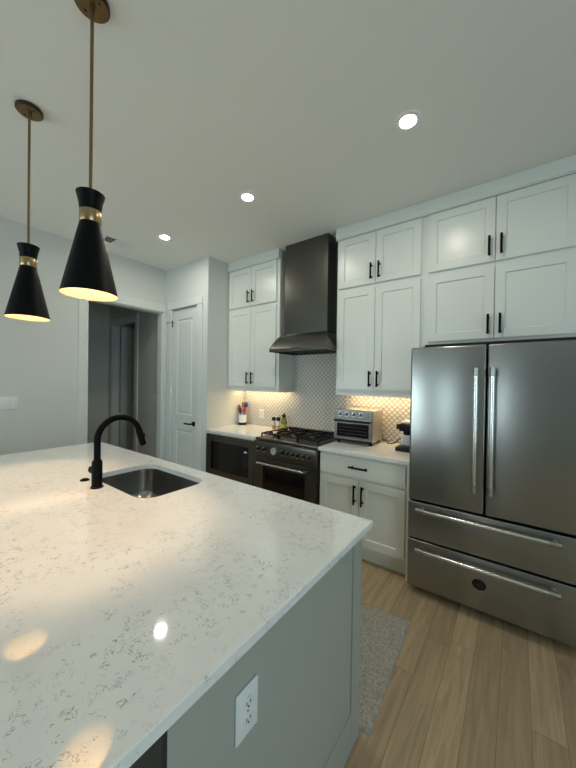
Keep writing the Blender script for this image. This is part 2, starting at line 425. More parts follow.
# ------------------------------------------------------------------ cabinets
def pull(parent, x, y, z, ln, vert=True, mat=None):
    """Black bar pull on two posts, standing off a face at y."""
    t = MB(); h = ln / 2; r = .0082; yo = y - .032
    if vert:
        t.cyl((x, yo, z - h), (x, yo, z + h), r, n=12)
        for s in (-1, 1): t.cyl((x, y, z + s * h * .72), (x, yo, z + s * h * .72), .0045, n=10); t.cyl((x, y, z + s * h * .72), (x, y - .003, z + s * h * .72), .009, n=12)
    else:
        t.cyl((x - h, yo, z), (x + h, yo, z), r, n=12)
        for s in (-1, 1): t.cyl((x + s * h * .72, y, z), (x + s * h * .72, yo, z), .0045, n=10); t.cyl((x + s * h * .72, y, z), (x + s * h * .72, y - .003, z), .009, n=12)
    return t.build('handle', m_black, parent, 40)
def shaker(parent, x0, x1, z0, z1, yf, mat, rail=.062, name='door', th=.02):
    return MB().panel(x0, x1, z0, z1, yf, th, [(x0 + rail, x1 - rail, z0 + rail, z1 - rail)], recess=.009, step=.005).build(name, mat, parent)
def upper(x0, x1, zb, xs, split, rows, label, hx=.037, lightrail=True):
    t = thing('upper_cabinet', label, 'cabinet', ((x0 + x1) / 2, YB - .15, zb), 'white upper cabinets')
    b = MB(); zr = zb + (.030 if lightrail else 0); b.box(x0, x1, YU + .0205, D - .001, zr, 2.893)
    if lightrail: b.box(x0, x1, YU + .0205, YU + .040, zb, zr); b.box(x0, x0 + .018, YU + .04, D - .001, zb, zr); b.box(x1 - .018, x1, YU + .04, D - .001, zb, zr)
    b.build('body', m_cab, t)
    for (z0, z1, up) in rows:
        for k in (0, 1):
            a, c = ((xs[0], split - .0025), (split + .0025, xs[1]))[k]
            d = shaker(t, a, c, z0, z1, YU, m_cab)
            hz = (z0 + .11) if True else 0
            pull(d, split + (hx if k else -hx), YU, z0 + (.107 if up else .102), .145)
    return t
upper(XR + .001, -2.175, 1.372, (-2.990, -2.216), -2.603, [(2.412, 2.882, True), (1.430, 2.376, False)], 'white four-door wall cabinet left of the steel range hood')
upper(-1.449, -.640, 1.372, (-1.428, -.662), -1.053, [(2.412, 2.882, True), (1.430, 2.376, False)], 'white four-door wall cabinet above the toaster oven, right of the hood')
upper(-.639, .345, 1.806, (-.603, .312), -.145, [(2.412, 2.882, True), (1.842, 2.376, False)], 'wide white four-door wall cabinet above the refrigerator', lightrail=False)
# crown boards
def crown(name, x0, x1):
    t = MB(); t.box(x0, x1, YU - .020, D, 2.894, H - .0005, .002)
    t.box(x0, x1, YU - .012, D, 2.886, 2.894)
    struct(name, t, m_cab)
crown('trim_6', XR + .001, -2.173); crown('trim_7', -1.452, .345)
# under-cabinet strips
for (x0, x1, lb) in ((-2.97, -2.21, 'warm light strip under the wall cabinet left of the hood'), (-1.40, -.66, 'warm light strip under the wall cabinet above the toaster oven')):
    o = thing('light_strip', lb, 'light', ((x0 + x1) / 2, 2.93, 1.391), 'under-cabinet light strips')
    B(x0, x1, 2.90, 2.955, 1.394, 1.4015).build('housing', m_plastic, o)
    B(x0 + .01, x1 - .01, 2.905, 2.95, 1.391, 1.394).build('diffuser', m_strip, o)

# base cabinet right of the range
FB = YC + .02
c = thing('base_cabinet', 'white base cabinet with one drawer and two doors beside the refrigerator', 'cabinet', (-1.04, 2.72, 0), 'base cabinets')
t = MB(); t.box(-1.426, -.657, FB + .021, D - .002, .105, .883); t.box(-1.426, -.657, 2.485, D - .002, 0, .105); t.build('body', m_base, c)
B(-.656, -.634, FB, D - .002, 0, .883).build('end_panel', m_base, c)
dr = MB().panel(-1.414, -.668, .700, .862, FB, .02, []).build('drawer', m_base, c); pull(dr, -1.043, FB, .787, .165, False)
for k, (a, b_) in enumerate(((-1.414, -1.0435), (-1.0385, -.668))):
    d = shaker(c, a, b_, .148, .678, FB, m_base, .062); pull(d, -1.041 + (.034 if k else -.034), FB, .563, .16)
# base cabinet with the built-in microwave
c = thing('base_cabinet', 'base cabinet framing the built-in microwave, left of the range', 'cabinet', (-2.6, 2.72, 0), 'base cabinets')
t = MB(); t.box(-3.004, -2.994, FB, D - .002, .105, .883); t.box(-2.212, -2.192, FB, D - .002, .105, .883); t.box(-2.994, -2.212, FB + .021, D - .002, .355, .375)
t.box(-2.994, -2.212, FB + .021, D - .002, .105, .125); t.box(-2.994, -2.212, D - .02, D - .002, .125, .883); t.box(-3.004, -2.192, 2.485, D - .002, 0, .105); t.box(-2.994, -2.212, FB + .001, FB + .12, .862, .883)
t.build('body', m_base, c)
dr = shaker(c, -2.99, -2.214, .130, .352, FB, m_base, .055, 'drawer'); pull(dr, -2.602, FB, .27, .165, False)
# countertops
def counter(name_label, x0, x1):
    o = B(x0, x1, YC, D - .002, .884, ZC, .003, 2).build('countertop', m_quartz); tag(o, name_label, 'countertop', 'wall countertops')
counter('white quartz countertop under the utensil crock, left of the range', XR + .001, -2.190)
counter('white quartz countertop carrying the toaster oven, right of the range', -1.429, -.628)

# ------------------------------------------------------------------ microwave
o = thing('microwave', 'dark stainless built-in microwave with black glass under the left counter', 'microwave', (-2.603, 2.5, .376))
B(-2.985, -2.221, FB + .022, 2.95, .380, .850).build('body', m_dgrey, o)
MB().panel(-2.990, -2.214, .382, .858, FB - .016, .034, [(-2.918, -2.290, .452, .785)], recess=.014, step=.004).build('trim_frame', m_rsteel, o)
f = B(-2.912, -2.296, FB - .0055, FB - .0025, .458, .779, .001).build('door', m_bglass, o)
B(-2.865, -2.44, FB - .0062, FB - .0056, .50, .74).build('window', m_bglass, f)
B(-2.365, -2.325, FB - .0062, FB - .0056, .715, .732).build('display', m_disp, f)
for r_ in range(4):
    for k in range(3): B(-2.372 + k * .02, -2.360 + k * .02, FB - .0062, FB - .0056, .55 + r_ * .032, .562 + r_ * .032).build('button', m_dgrey, f)

# ------------------------------------------------------------------ gas range
RX0, RX1 = -2.186, -1.433; RC = (RX0 + RX1) / 2
o = thing('gas_range', 'stainless gas range with five black burners, oven window and dial gauge', 'range', (RC, 2.7, 0))
t = MB(); t.box(RX0, RX1, YC + .03, 3.01, .10, .885); t.build('body', m_dgrey, o)
t = MB(); t.box(RX0 + .02, RX1 - .02, 2.46, 2.98, .0, .10); t.build('plinth', m_dark, o)
# cooktop
t = MB(); t.box(RX0, RX1, YC + .0, 3.012, .886, .915, .006, 3); t.box(RX0, RX1, 2.975, 3.012, .915, .955, .004); t.build('cooktop', m_rsteel, o, 40)
B(RX0 + .02, RX1 - .02, YC + .05, 2.965, .9155, .9175).build('burner_pan', m_dgrey, o)
burn = [(-2.02, 2.80, .036), (-2.02, 2.53, .045), (-1.60, 2.80, .045), (-1.60, 2.53, .036), (RC, 2.66, .055)]
for bx, by, br in burn:
    b = MB().lathe([(br * 1.25, .9178), (br * 1.25, .924), (br * 1.05, .930), (br * .9, .932)], (bx, by), 28, True, True).build('burner', m_rsteel, o, 40)
    MB().lathe([(br, .9325), (br * 1.02, .937), (br * .9, .942), (.001, .943)], (bx, by), 28, True).build('burner_cap', m_iron, b, 40)
gw = (RX1 - RX0 - .05) / 3
for k in range(3):
    x0 = RX0 + .025 + k * gw + .002; x1 = x0 + gw - .004; ya_, yb_ = 2.445, 2.955; z0_, z1_ = .944, .957; t = MB(); bw = .011
    for (a, b_, c_, d_) in ((x0, x1, ya_, ya_ + bw), (x0, x1, yb_ - bw, yb_), (x0, x0 + bw, ya_, yb_), (x1 - bw, x1, ya_, yb_)): t.box(a, b_, c_, d_, z0_, z1_, .002, 1)
    xm = (x0 + x1) / 2
    ys = [(2.535), (2.66), (2.80)] if k != 1 else [2.66]
    t.box(x0, x1, 2.694, 2.694 + bw, z0_, z1_, .002, 1) if k != 1 else None
    for by in ([2.53, 2.80] if k != 1 else [2.53, 2.66, 2.80]):
        t.box(x0, xm - .03, by - bw / 2, by + bw / 2, z0_, z1_ + .004, .002, 1); t.box(xm + .03, x1, by - bw / 2, by + bw / 2, z0_, z1_ + .004, .002, 1)
    for (a, b_) in ((ya_, 2.50), (2.57, 2.76), (2.84, yb_)): t.box(xm - bw / 2, xm + bw / 2, a, b_, z0_, z1_ + .004, .002, 1)
    for fx_ in (x0, x1 - bw):
        for fy_ in (ya_, yb_ - bw): t.box(fx_, fx_ + bw, fy_, fy_ + bw, .918, z0_)
    t.build('grate', m_iron, o, 40)
# control panel
t = MB(); t.box(RX0, RX1, YC - .022, YC + .029, .722, .884, .008, 3); pn = t.build('control_panel', m_rsteel, o, 40)
kn_y = YC - .0225
for kx in (-2.125, -2.045, -1.815, -1.752, -1.690, -1.630, -1.570, -1.508):
    t = MB(); t.cyl((kx, kn_y, .806), (kx, kn_y - .008, .806), .023, .023, 24); t.cyl((kx, kn_y - .008, .806), (kx, kn_y - .034, .806), .018, .0155, 24)
    k = t.build('knob', m_iron, o, 40)
    MB().lathe([(.0185, 0), (.026, 0), (.026, .004), (.0185, .004)], (0, 0), 28).xf(Matrix.Translation((kx, kn_y - .008, .806)) @ Matrix.Rotation(PI / 2, 4, 'X')).build('bezel', m_bright, k, 40)
    MB().box(kx - .0035, kx + .0035, kn_y - .037, kn_y - .034, .792, .820, .001).build('pointer', m_bright, k)
t = MB(); t.cyl((-1.917, kn_y, .806), (-1.917, kn_y - .014, .806), .040, .036, 32); g = t.build('gauge', m_bright, o, 40)
t = MB(); t.cyl((-1.917, kn_y - .014, .806), (-1.917, kn_y - .0155, .806), .031, .031, 32); t.build('dial', m_gauge, g, 40)
t = MB(); t.box(-1.9185, -1.9155, kn_y - .017, kn_y - .0156, .800, .830)
for a in range(-4, 5):
    an = PI / 2 + a * .5; t.box(-1.917 + .026 * math.cos(an) - .001, -1.917 + .026 * math.cos(an) + .001, kn_y - .0168, kn_y - .0156, .806 + .026 * math.sin(an) - .001, .806 + .026 * math.sin(an) + .001)
t.build('needle', m_black, g)
# oven door
od = MB().panel(RX0 + .003, RX1 - .003, .155, .716, YC - .010, .038, [(RX0 + .10, RX1 - .125, .26, .632)], recess=.006, step=.004).build('oven_door', m_rsteel, o)
B(RX0 + .105, RX1 - .13, YC - .0072, YC - .0045, .265, .627).build('oven_window', m_bglass, od)
t = MB(); hy = YC - .062; hz = .672
t.cyl((RX0 + .045, hy, hz), (RX1 - .075, hy, hz), .0115, n=18)
hd = t.build('oven_handle', m_bright, od, 40)
for hx in (RX0 + .055, RX1 - .085):
    t = MB(); t.cyl((hx, YC - .0105, hz), (hx, hy, hz), .010, n=14); t.cyl((hx - .018, hy, hz), (hx + .018, hy, hz), .0145, n=18); t.build('handle_bracket', m_dgrey, od, 40)
MB().panel(RX0 + .003, RX1 - .003, .102, .150, YC - .006, .034, []).build('kick_panel', m_rsteel, o)

# ------------------------------------------------------------------ range hood
HC = -1.812; o = thing('range_hood', 'stainless chimney range hood above the gas range', 'range hood', (HC, 2.8, 1.81))
hw, zb, zl, zt = .359, 1.812, 1.850, 2.012; cw, cy = .270, 2.722; yf = 2.572
B(HC - cw, HC + cw, cy, D - .001, zt, H - .001, .002).build('chimney', m_hood, o)
t = bmesh.new(); rings = []
for i in range(13):
    s_ = i / 12; fr = 1 - (1 - s_) ** .62; z = zl + (zt - zl) * s_
    a = hw + (cw - hw) * fr; y = yf + (cy - yf) * fr
    rings.append([t.verts.new(p) for p in ((HC - a, D - .001, z), (HC - a, y, z), (HC + a, y, z), (HC + a, D - .001, z))])
for a, b_ in zip(rings, rings[1:]):
    for k in range(4): t.faces.new((a[k], a[(k + 1) % 4], b_[(k + 1) % 4], b_[k]))
t.faces.new(rings[0]); t.faces.new(rings[-1])
MB().add(t).build('canopy', m_hood, o, 30)
lip = MB(); lip.box(HC - hw, HC + hw, yf - .002, yf + .02, zb, zl, .003); lip.box(HC - hw, HC - hw + .02, yf + .02, D - .001, zb, zl); lip.box(HC + hw - .02, HC + hw, yf + .02, D - .001, zb, zl); lip.box(HC - hw + .02, HC + hw - .02, D - .02, D - .001, zb, zl)
lp = lip.build('lip', m_hood, o)
for k in range(2):
    t = MB(); x0 = HC - hw + .03 + k * .345
    t.box(x0, x0 + .335, yf + .05, D - .03, zb + .018, zb + .03)
    for j in range(8): t.box(x0 + .02 + j * .04, x0 + .03 + j * .04, yf + .06, D - .04, zb + .012, zb + .018)
    t.build('filter', m_hood, o)
for k in range(5):
    MB().cyl((HC - .06 + k * .025, yf - .002, zb + .03), (HC - .06 + k * .025, yf - .006, zb + .03), .006, n=14).build('button', m_black, lp, 40)

# ------------------------------------------------------------------ refrigerator
FX0, FX1 = -.617, .302; FM = -.154
o = thing('refrigerator', 'large stainless french-door refrigerator with two bottom drawers', 'refrigerator', ((FX0 + FX1) / 2, 2.65, 0))
B(FX0 + .004, FX1 - .004, YF + .062, 3.03, .045, 1.752).build('body', m_dark, o)
t = MB(); t.box(FX0 + .03, FX1 - .03, YF + .10, 2.98, .0, .045); t.build('base_grille', m_dark, o)
B(FX0 + .075, FX1 - .01, YF + .075, 2.70, 1.7525, 1.777, .004).build('top_cover', m_dark, o)
for a, b_, hx in ((FX0, FM - .004, -.209), (FM + .004, FX1, -.121)):
    d = B(a, b_, YF, YF + .058, .668, 1.752, .013, 4).build('door', m_steel, o, 40)
    t = MB(); t.cyl((hx, YF - .052, .818), (hx, YF - .052, 1.598), .0135, n=20)
    hd = t.build('handle', m_bright, d, 40)
    for z in (.842, 1.575):
        t = MB(); t.cyl((hx, YF - .0005, z), (hx, YF - .05, z), .011, n=16); t.cyl((hx, YF - .052, z - .026), (hx, YF - .052, z + .026), .0165, n=20); t.build('handle_post', m_post, d, 40)
for z0_, z1_, hz in ((.397, .655, .616), (.052, .384, .337)):
    d = B(FX0, FX1, YF, YF + .058, z0_, z1_, .006, 3).build('drawer', m_steel, o, 40)
    t = MB(); t.cyl((-.545, YF - .052, hz), (.205, YF - .052, hz), .0135, n=20); t.build('handle', m_bright, d, 40)
    for x in (-.525, .185):
        t = MB(); t.cyl((x, YF - .0005, hz), (x, YF - .05, hz), .011, n=16); t.cyl((x - .026, YF - .052, hz), (x + .026, YF - .052, hz), .0165, n=20); t.build('handle_post', m_post, d, 40)
bd = MB()
bd.lathe([(.039, -.0045), (.039, 0.001), (.036, .0025), (.001, .0027)], (0, 0), 36, True)
bd.xf(Matrix.Translation((-.174, YF - .0045, .221)) @ Matrix.Rotation(PI / 2, 4, 'X') @ Matrix.Diagonal((1, .82, 1, 1)))
badge = bd.build('badge', m_bglass, d, 40)
t = MB()
for sx in (-1, 1):
    t.tube([(-.174 + sx * (.008 + .016 * math.sin(q * .5)), YF - .0073, .221 + .016 * math.cos(q * .5)) for q in range(0, 7)], .0011, 6)
t.box(-.190, -.158, YF - .0078, YF - .0070, .2195, .2222); t.box(-.1752, -.1728, YF - .0078, YF - .0070, .208, .234)
t.build('emblem', m_dgrey, badge)

# ------------------------------------------------------------------ island
IX0, IX1, IY0, IY1 = -3.105, -.481, .03, 1.267
BX0, BX1, BY0, BY1 = -3.07, -.517, .335, 1.238
o = thing('kitchen_island', 'grey-green painted kitchen island with flat end panel', 'kitchen island', ((BX0 + BX1) / 2, (BY0 + BY1) / 2, 0))
SX0, SX1, SY0, SY1 = -2.055, -1.432, .775, 1.165     # sink opening
t = MB(); th = .02                                # hollow carcass: side panels, back, front, floor
t.box(BX0, BX0 + th, BY0, BY1 - .021, 0, .883); t.box(BX1 - .018 - th, BX1 - .018, BY0, BY1 - .02, 0, .883)
t.box(BX0 + th, BX1 - .018 - th, BY0, BY0 + th, 0, .883); t.box(BX0 + th, BX1 - .018 - th, BY1 - .041, BY1 - .021, .10, .883)
t.box(BX0 + th, BX1 - .018 - th, BY0 + th, BY1 - .041, .10, .12); t.box(BX0 + th, BX1 - .018 - th, BY1 - .12, BY1 - .10, 0, .10)
t.build('carcass', m_isl, o)
B(BX1 - .018, BX1 - .006, BY0, 1.158, .150, .8835).build('end_panel', m_isl, o)
B(BX1 - .018, BX1, 1.160, BY1, 0, .8835, .0015).build('corner_post', m_isl, o)
B(BX1 - .018, BX1, BY0, 1.159, 0, .150, .002).build('baseboard', m_isl, o)
b_ = B(BX0 + .002, BX1 - .004, BY0 - .012, BY0 - .0005, .0, .8835, .001).build('back_panel', new_mat('charcoal_tone', (.022, .027, .028), .5), o); b_['label'] = 'dark charcoal back panel under the overhang'  # near-black base colour, much darker than the other island faces
n = 5; cwid = (BX1 - .03 - BX0 - .01) / n
for k in range(n):
    a = BX0 + .01 + k * cwid
    d = shaker(o, a + .003, a + cwid - .003, .125, .870, -BY1, m_isl)
    d.data.transform(Matrix.Translation(Vector((0, 0, 0))))
    for v in d.data.vertices: v.co.y = -(v.co.y + world_of(o).y) - world_of(o).y
    d.data.flip_normals()
# island worktop with a rounded sink cut-out
def rrect(x0, x1, y0, y1, r, n=8):
    pts = []
    for cx, cy, a0 in ((x1 - r, y1 - r, 0), (x0 + r, y1 - r, PI / 2), (x0 + r, y0 + r, PI), (x1 - r, y0 + r, 3 * PI / 2)):
        for k in range(n + 1): pts.append((cx + r * math.cos(a0 + k / n * PI / 2), cy + r * math.sin(a0 + k / n * PI / 2)))
    return pts
SR = .095
def slab():
    t = bmesh.new(); hole = rrect(SX0, SX1, SY0, SY1, SR); n = len(hole)
    outer = [(IX1, IY1), (IX0, IY1), (IX0, IY0), (IX1, IY0)]
    def lay(z, e=0):
        ov = [t.verts.new((x - e * (1 if x > -1 else -1), y - e * (1 if y > 1 else -1), z)) for x, y in outer]
        hv = [t.verts.new((x, y, z)) for x, y in hole]
        q = n // 4
        for k in range(4):
            seg = hv[k * q:(k + 1) * q]
            for i in range(q - 1): t.faces.new((ov[k], seg[i + 1], seg[i]) if z > .9 else (ov[k], seg[i], seg[i + 1]))
            nx = hv[((k + 1) * q) % n]
            f = (ov[k], ov[(k + 1) % 4], nx, seg[-1])
            t.faces.new(f if z > .9 else f[::-1])
        return ov, hv
    b = .003
    o1, h1 = lay(ZC, b); o0, h0 = lay(.884, b)
    oa = [t.verts.new((x, y, ZC - b)) for x, y in outer]; ob = [t.verts.new((x, y, .884 + b)) for x, y in outer]
    for A, C in ((o1, oa), (oa, ob), (ob, o0)):
        for k in range(4): t.faces.new((A[k], A[(k + 1) % 4], C[(k + 1) % 4], C[k]))
    for k in range(n): t.faces.new((h1[k], h1[(k + 1) % n], h0[(k + 1) % n], h0[k]))
    return MB().add(t)
cobj = slab().build('countertop', m_quartz); tag(cobj, 'large white quartz island worktop with grey flecks and sink cut-out', 'countertop')
# sink
t = bmesh.new(); rings = []
prof = [(.012, .0, .8835), (.0, .0, .8835), (-.002, 0, .86), (-.010, 0, .74), (-.025, .0, .705), (-.055, 0, .688)]
for e, _, z in prof:
    rings.append([t.verts.new((x, y, z)) for x, y in rrect(SX0 - .004 - e, SX1 + .004 + e, SY0 - .004 - e, SY1 + .004 + e, SR + .004 + e * .8)])
m_ = len(rings[0])
for a, b_ in zip(rings, rings[1:]):
    for k in range(m_): t.faces.new((a[k], a[(k + 1) % m_], b_[(k + 1) % m_], b_[k]))
t.faces.new(rings[-1])
so = thing('sink', 'undermount stainless sink bowl set in the island worktop', 'sink', (-1.744, .97, .688))
sb = MB().add(t).build('bowl', m_sink, so, 50)
t = MB(); t.lathe([(.045, .6885), (.045, .690), (.032, .6895), (.028, .683 + .006)], (-1.744, 1.0), 28, True, True); t.build('drain', m_bright, so, 40)
# faucet
FXc, FYc = -1.806, .720
fo = thing('faucet', 'matte black gooseneck pull-down faucet behind the island sink', 'faucet', (FXc, FYc, ZC))
MB().lathe([(.031, ZC + .0005), (.031, ZC + .006), (.026, ZC + .010)], (FXc, FYc), 32, True, True).build('base_flange', m_black, fo, 40)
t = MB(); t.lathe([(.0255, ZC + .010), (.0255, 1.050), (.021, 1.062)], (FXc, FYc), 32, True, True); t.build('body', m_black, fo, 40)
R_ = .116; zc = 1.166; path = [(FXc, FYc, 1.055), (FXc, FYc, 1.12)] + [(FXc, FYc + R_ - R_ * math.cos(a), zc + R_ * math.sin(a)) for a in [k * (PI * .93) / 22 for k in range(23)]]
t = MB(); t.tube(path, .0165, 18); t.build('spout', m_black, fo, 60)
e = Vector(path[-1]); dv = (e - Vector(path[-2])).normalized()
t = MB(); t.tube([e - dv * .01, e + dv * .035, e + dv * .088], .02, 20, [.0185, .0195, .0185]); sp_ = t.build('spray_head', m_black, fo, 40)
t = MB(); q = e + dv * .03; t.ball((q.x, q.y + .021, q.z), .007, (1, 1, 1.8)); t.build('spray_button', m_black, sp_, 60)
t = MB(); t.cyl((FXc - .02, FYc, 1.000), (FXc - .062, FYc, 1.000), .0205, n=24); hb = t.build('valve', m_black, fo, 40)
t = MB(); t.cyl((FXc - .0625, FYc, 1.000), (FXc - .094, FYc, 1.004), .008, .006, 12); t.build('lever', m_black, hb, 40)
# air switch button
b = MB().lathe([(.024, ZC + .0005), (.024, ZC + .005), (.020, ZC + .007), (.014, ZC + .007), (.013, ZC + .011), (.001, ZC + .011)], (-1.985, .727), 28, True).build('air_switch', m_black, None, 40)
tag(b, 'small round black air switch button beside the faucet', 'button')
# outlet on island end panel, standing on the face x = BX1-.006
def duplex(name, label, px, cy, cz, face, w=.076, h=.121, horizontal=False):
    """Duplex outlet; built facing -y around the origin, then turned."""
    r = thing(name, label, 'outlet', (0, 0, 0), 'power outlets')
    r.location = px
    rot = Matrix.Rotation(face, 4, 'Z')
    def fin(mb, nm, mat, par, sm=None):
        mb.xf(rot)
        mb.xf(Matrix.Translation(px))
        return mb.build(nm, mat, par, sm)
    fin(MB().box(-w / 2, w / 2, -.006, 0, -h / 2, h / 2, .0025, 3), 'plate', m_plastic, r, 40)
    for s in (-1, 1):
        t = MB(); t.lathe([(.0165, 0), (.0165, .0022), (.0155, .003)], (0, 0), 24, True, True); t.xf(Matrix.Translation((0, -.006, s * .0195)) @ Matrix.Rotation(PI / 2, 4, 'X') @ Matrix.Diagonal((1, .9, 1, 1)))
        sk = fin(t, 'socket', m_plastic, r, 40)
        t = MB(); t.box(-.0075, -.0052, -.0096, -.0089, s * .0195 - .002, s * .0195 + .007); t.box(.0052, .0075, -.0096, -.0089, s * .0195 - .001, s * .0195 + .006); t.cyl((0, -.0089, s * .0195 - .007), (0, -.0096, s * .0195 - .007), .0026, n=12)
        fin(t, 'slots', m_rubber, sk)
    t = MB(); t.cyl((0, -.006, 0), (0, -.0075, 0), .003, n=12); fin(t, 'screw', m_bright, r, 40)
duplex('power_outlet', 'white duplex outlet on the grey-green island end panel', Vector((BX1 - .0058, .549, .692)), 0, 0, PI / 2)
duplex('power_outlet', 'white outlet on the tiled backsplash right of the utensil crock', Vector((-2.672, D - .0002, 1.072)), 0, 0, 0)
# light switches
def rockers(label, loc, face, n):
    r = thing('light_switch', label, 'light switch', loc, 'wall switches'); rot = Matrix.Rotation(face, 4, 'Z'); w_ = .07 + .046 * (n - 1)
    def fin(mb, nm, mat, par): mb.xf(rot); mb.xf(Matrix.Translation(loc)); return mb.build(nm, mat, par, 40)
    fin(MB().box(-w_ / 2, w_ / 2, -.006, 0, -.061, .061, .0025, 3), 'plate', m_plastic, r)
    for k in range(n):
        x = (k - (n - 1) / 2) * .046
        fin(MB().box(x - .0165, x + .0165, -.0085, -.006, -.033, .033, .001), 'rocker', m_plastic, r)
rockers('white wide rocker switch plate on left wall behind the pendants', Vector((XL + .0002, .765, 1.255)), PI / 2, 3)
rockers('white single light switch on the dim hall wall beyond the doorway', Vector((-4.21, 2.4398, 1.22)), 0, 1)

# ------------------------------------------------------------------ rug
gx, gy = 150, 80; t = bmesh.new(); A, Bc, Cc, Dc = Vector((-.512, 2.015)), Vector((-.478, 1.256)), Vector((-1.95, 1.262)), Vector((-1.95, 1.86))
G = {}
for i in range(gx + 1):
    for j in range(gy + 1):
        u, v = i / gx, j / gy
        p = (Bc * (1 - u) + Cc * u) * (1 - v) + (A * (1 - u) + Dc * u) * v
        edge = min(u * 1.4, (1 - u) * 1.4, v * .7, (1 - v) * .7)
        h = .014 * min(1, (edge / .012) ** .5) + random.uniform(-.004, .004) * (edge > .003)
        for (cx, wd, am) in ((.20, .016, -.013), (.235, .02, .012), (.11, .012, -.009), (.62, .03, .006)):
            h += am * math.exp(-((v - cx + .12 * (u - .1)) / wd) ** 2) * (edge > .004)
        jx = 0 if .01 < u < .99 else random.uniform(-.003, .003); jy = 0 if .02 < v < .98 else random.uniform(-.003, .003) if v > .5 else random.uniform(0, .003)
        G[i, j] = t.verts.new((p.x + jx, p.y + jy, max(h, .003)))
for i in range(gx):
    for j in range(gy): t.faces.new((G[i, j], G[i, j + 1], G[i + 1, j + 1], G[i + 1, j]))
ext = bmesh.ops.extrude_edge_only(t, edges=[e_ for e_ in t.edges if e_.is_boundary])
for g_ in ext['geom']:
    if isinstance(g_, bmesh.types.BMVert): g_.co.z = .0008
rg = MB().add(t).build('rug', m_rug, None, 180); tag(rg, 'grey-beige shaggy runner rug on the oak floor beside the island', 'rug')

# ------------------------------------------------------------------ pendants
def pendant(x, y, label):
    o = thing('pendant_lamp', label, 'pendant lamp', (x, y, 1.844), 'pendant lamps over the island')
    c = MB().lathe([(.058, H - .0005), (.062, H - .004), (.062, H - .018), (.058, H - .022)], (x, y), 40, True, True).build('canopy', m_bronze, o, 40)
    MB().lathe([(.0565, H - .0222), (.0565, H - .0235), (.010, H - .0237)], (x, y), 40, True, True).build('canopy_plate', m_oldbrass, c, 40)
    for a in (-1, 1): MB().ball((x + a * .034, y + a * .012, H - .024), .006, (1, 1, .6), 12, 8).build('screw', m_bronze, c, 60)
    t = MB(); t.cyl((x, y, H - .0235), (x, y, H - .045), .011, .009, 18); t.cyl((x, y, 2.2235), (x, y, H - .04), .0062, n=16); t.build('rod', m_oldbrass, o, 40)
    sh = [(.1005, 1.844), (.0985, 1.8445)]
    t = MB()
    t.lathe([(.0990, 1.8442), (.1005, 1.8440), (.097, 1.858), (.0375, 2.128)], (x, y), 56)
    t.lathe([(.0375, 2.175), (.041, 2.205), (.0505, 2.244), (.0490, 2.2455), (.044, 2.235), (.0065, 2.233)], (x, y), 56)
    t.lathe([(.0365, 2.120), (.0365, 2.18)], (x, y), 40)
    t.build('shade', m_blackmat, o, 40)
    MB().lathe([(.0378, 2.128), (.0392, 2.130), (.0392, 2.174), (.0378, 2.176)], (x, y), 48).build('band', m_brass, o, 40)
    MB().lathe([(.0988, 1.8444), (.0950, 1.858), (.0352, 2.119), (.001, 2.1195)], (x, y), 56).build('shade_lining', m_lining, o, 40)
    MB().lathe([(.014, 2.118), (.014, 2.092), (.012, 2.090)], (x, y), 24, True, True).build('socket', m_plastic, o, 40)
    t = MB(); t.ball((x, y, 2.062), .023, (1, 1, 1.15), 16, 10); t.build('bulb', m_bulb, o, 180)
    for ch in o.children:
        if ch.name.split('.')[0] not in ('canopy', 'rod'): ch.location.z -= .011
pendant(-1.378, .517, 'black hourglass pendant lamp with brass band, nearer and larger one')
pendant(-2.205, .518, 'black hourglass pendant lamp with brass band, farther one at left')
# recessed lights
def downlight(x, y, label):
    o = thing('recessed_light', label, 'ceiling light', (x, y, H), 'recessed ceiling lights')
    MB().lathe([(.070, H - .0003), (.070, H - .003), (.064, H - .005), (.046, H - .005), (.042, H - .0012)], (x, y), 40).build('trim_ring', m_plastic, o, 40)
    MB().lathe([(.0412, H - .0006), (.0412, H - .0022), (.001, H - .0024)], (x, y), 36, True).build('lens', m_can, o, 40)
downlight(-.526, 1.822, 'round recessed ceiling light in front of the refrigerator cabinets')
downlight(-1.792, 1.822, 'round recessed ceiling light in front of the range hood')
downlight(-3.000, 1.830, 'round recessed ceiling light nearest the pantry door')
# ceiling vent
o = thing('ceiling_vent', 'white two-way ceiling air vent above the doorway wall', 'vent', (-3.54, 1.565, H), None)
vx0, vx1, vy0, vy1 = -3.64, -3.44, 1.44, 1.69
t = MB(); fw_ = .022
for (a, b_, c_, d_) in ((vx0, vx1, vy0, vy0 + fw_), (vx0, vx1, vy1 - fw_, vy1), (vx0, vx0 + fw_, vy0 + fw_, vy1 - fw_), (vx1 - fw_, vx1, vy0 + fw_, vy1 - fw_)): t.box(a, b_, c_, d_, H - .008, H - .0005, .002, 1)
t.box(vx0 + fw_, vx1 - fw_, 1.561, 1.569, H - .008, H - .0005)
t.build('frame', m_plastic, o)
B(vx0 + .01, vx1 - .01, vy0 + .01, vy1 - .01, H - .0004 - .0006, H - .0004).build('duct', m_dark, o)
for half, sgn in ((0, 1), (1, -1)):
    for k in range(6):
        ym = (vy0 + fw_ + .008 + k * .0165) if half == 0 else (1.577 + k * .0165)
        s_ = MB().box(vx0 + fw_, vx1 - fw_, -.008, .008, -.0006, .0006); s_.xf(Matrix.Translation((0, ym, H - .0068)) @ Matrix.Rotation(math.radians(38 * sgn), 4, 'X')); s_.build('louver', m_plastic, o)

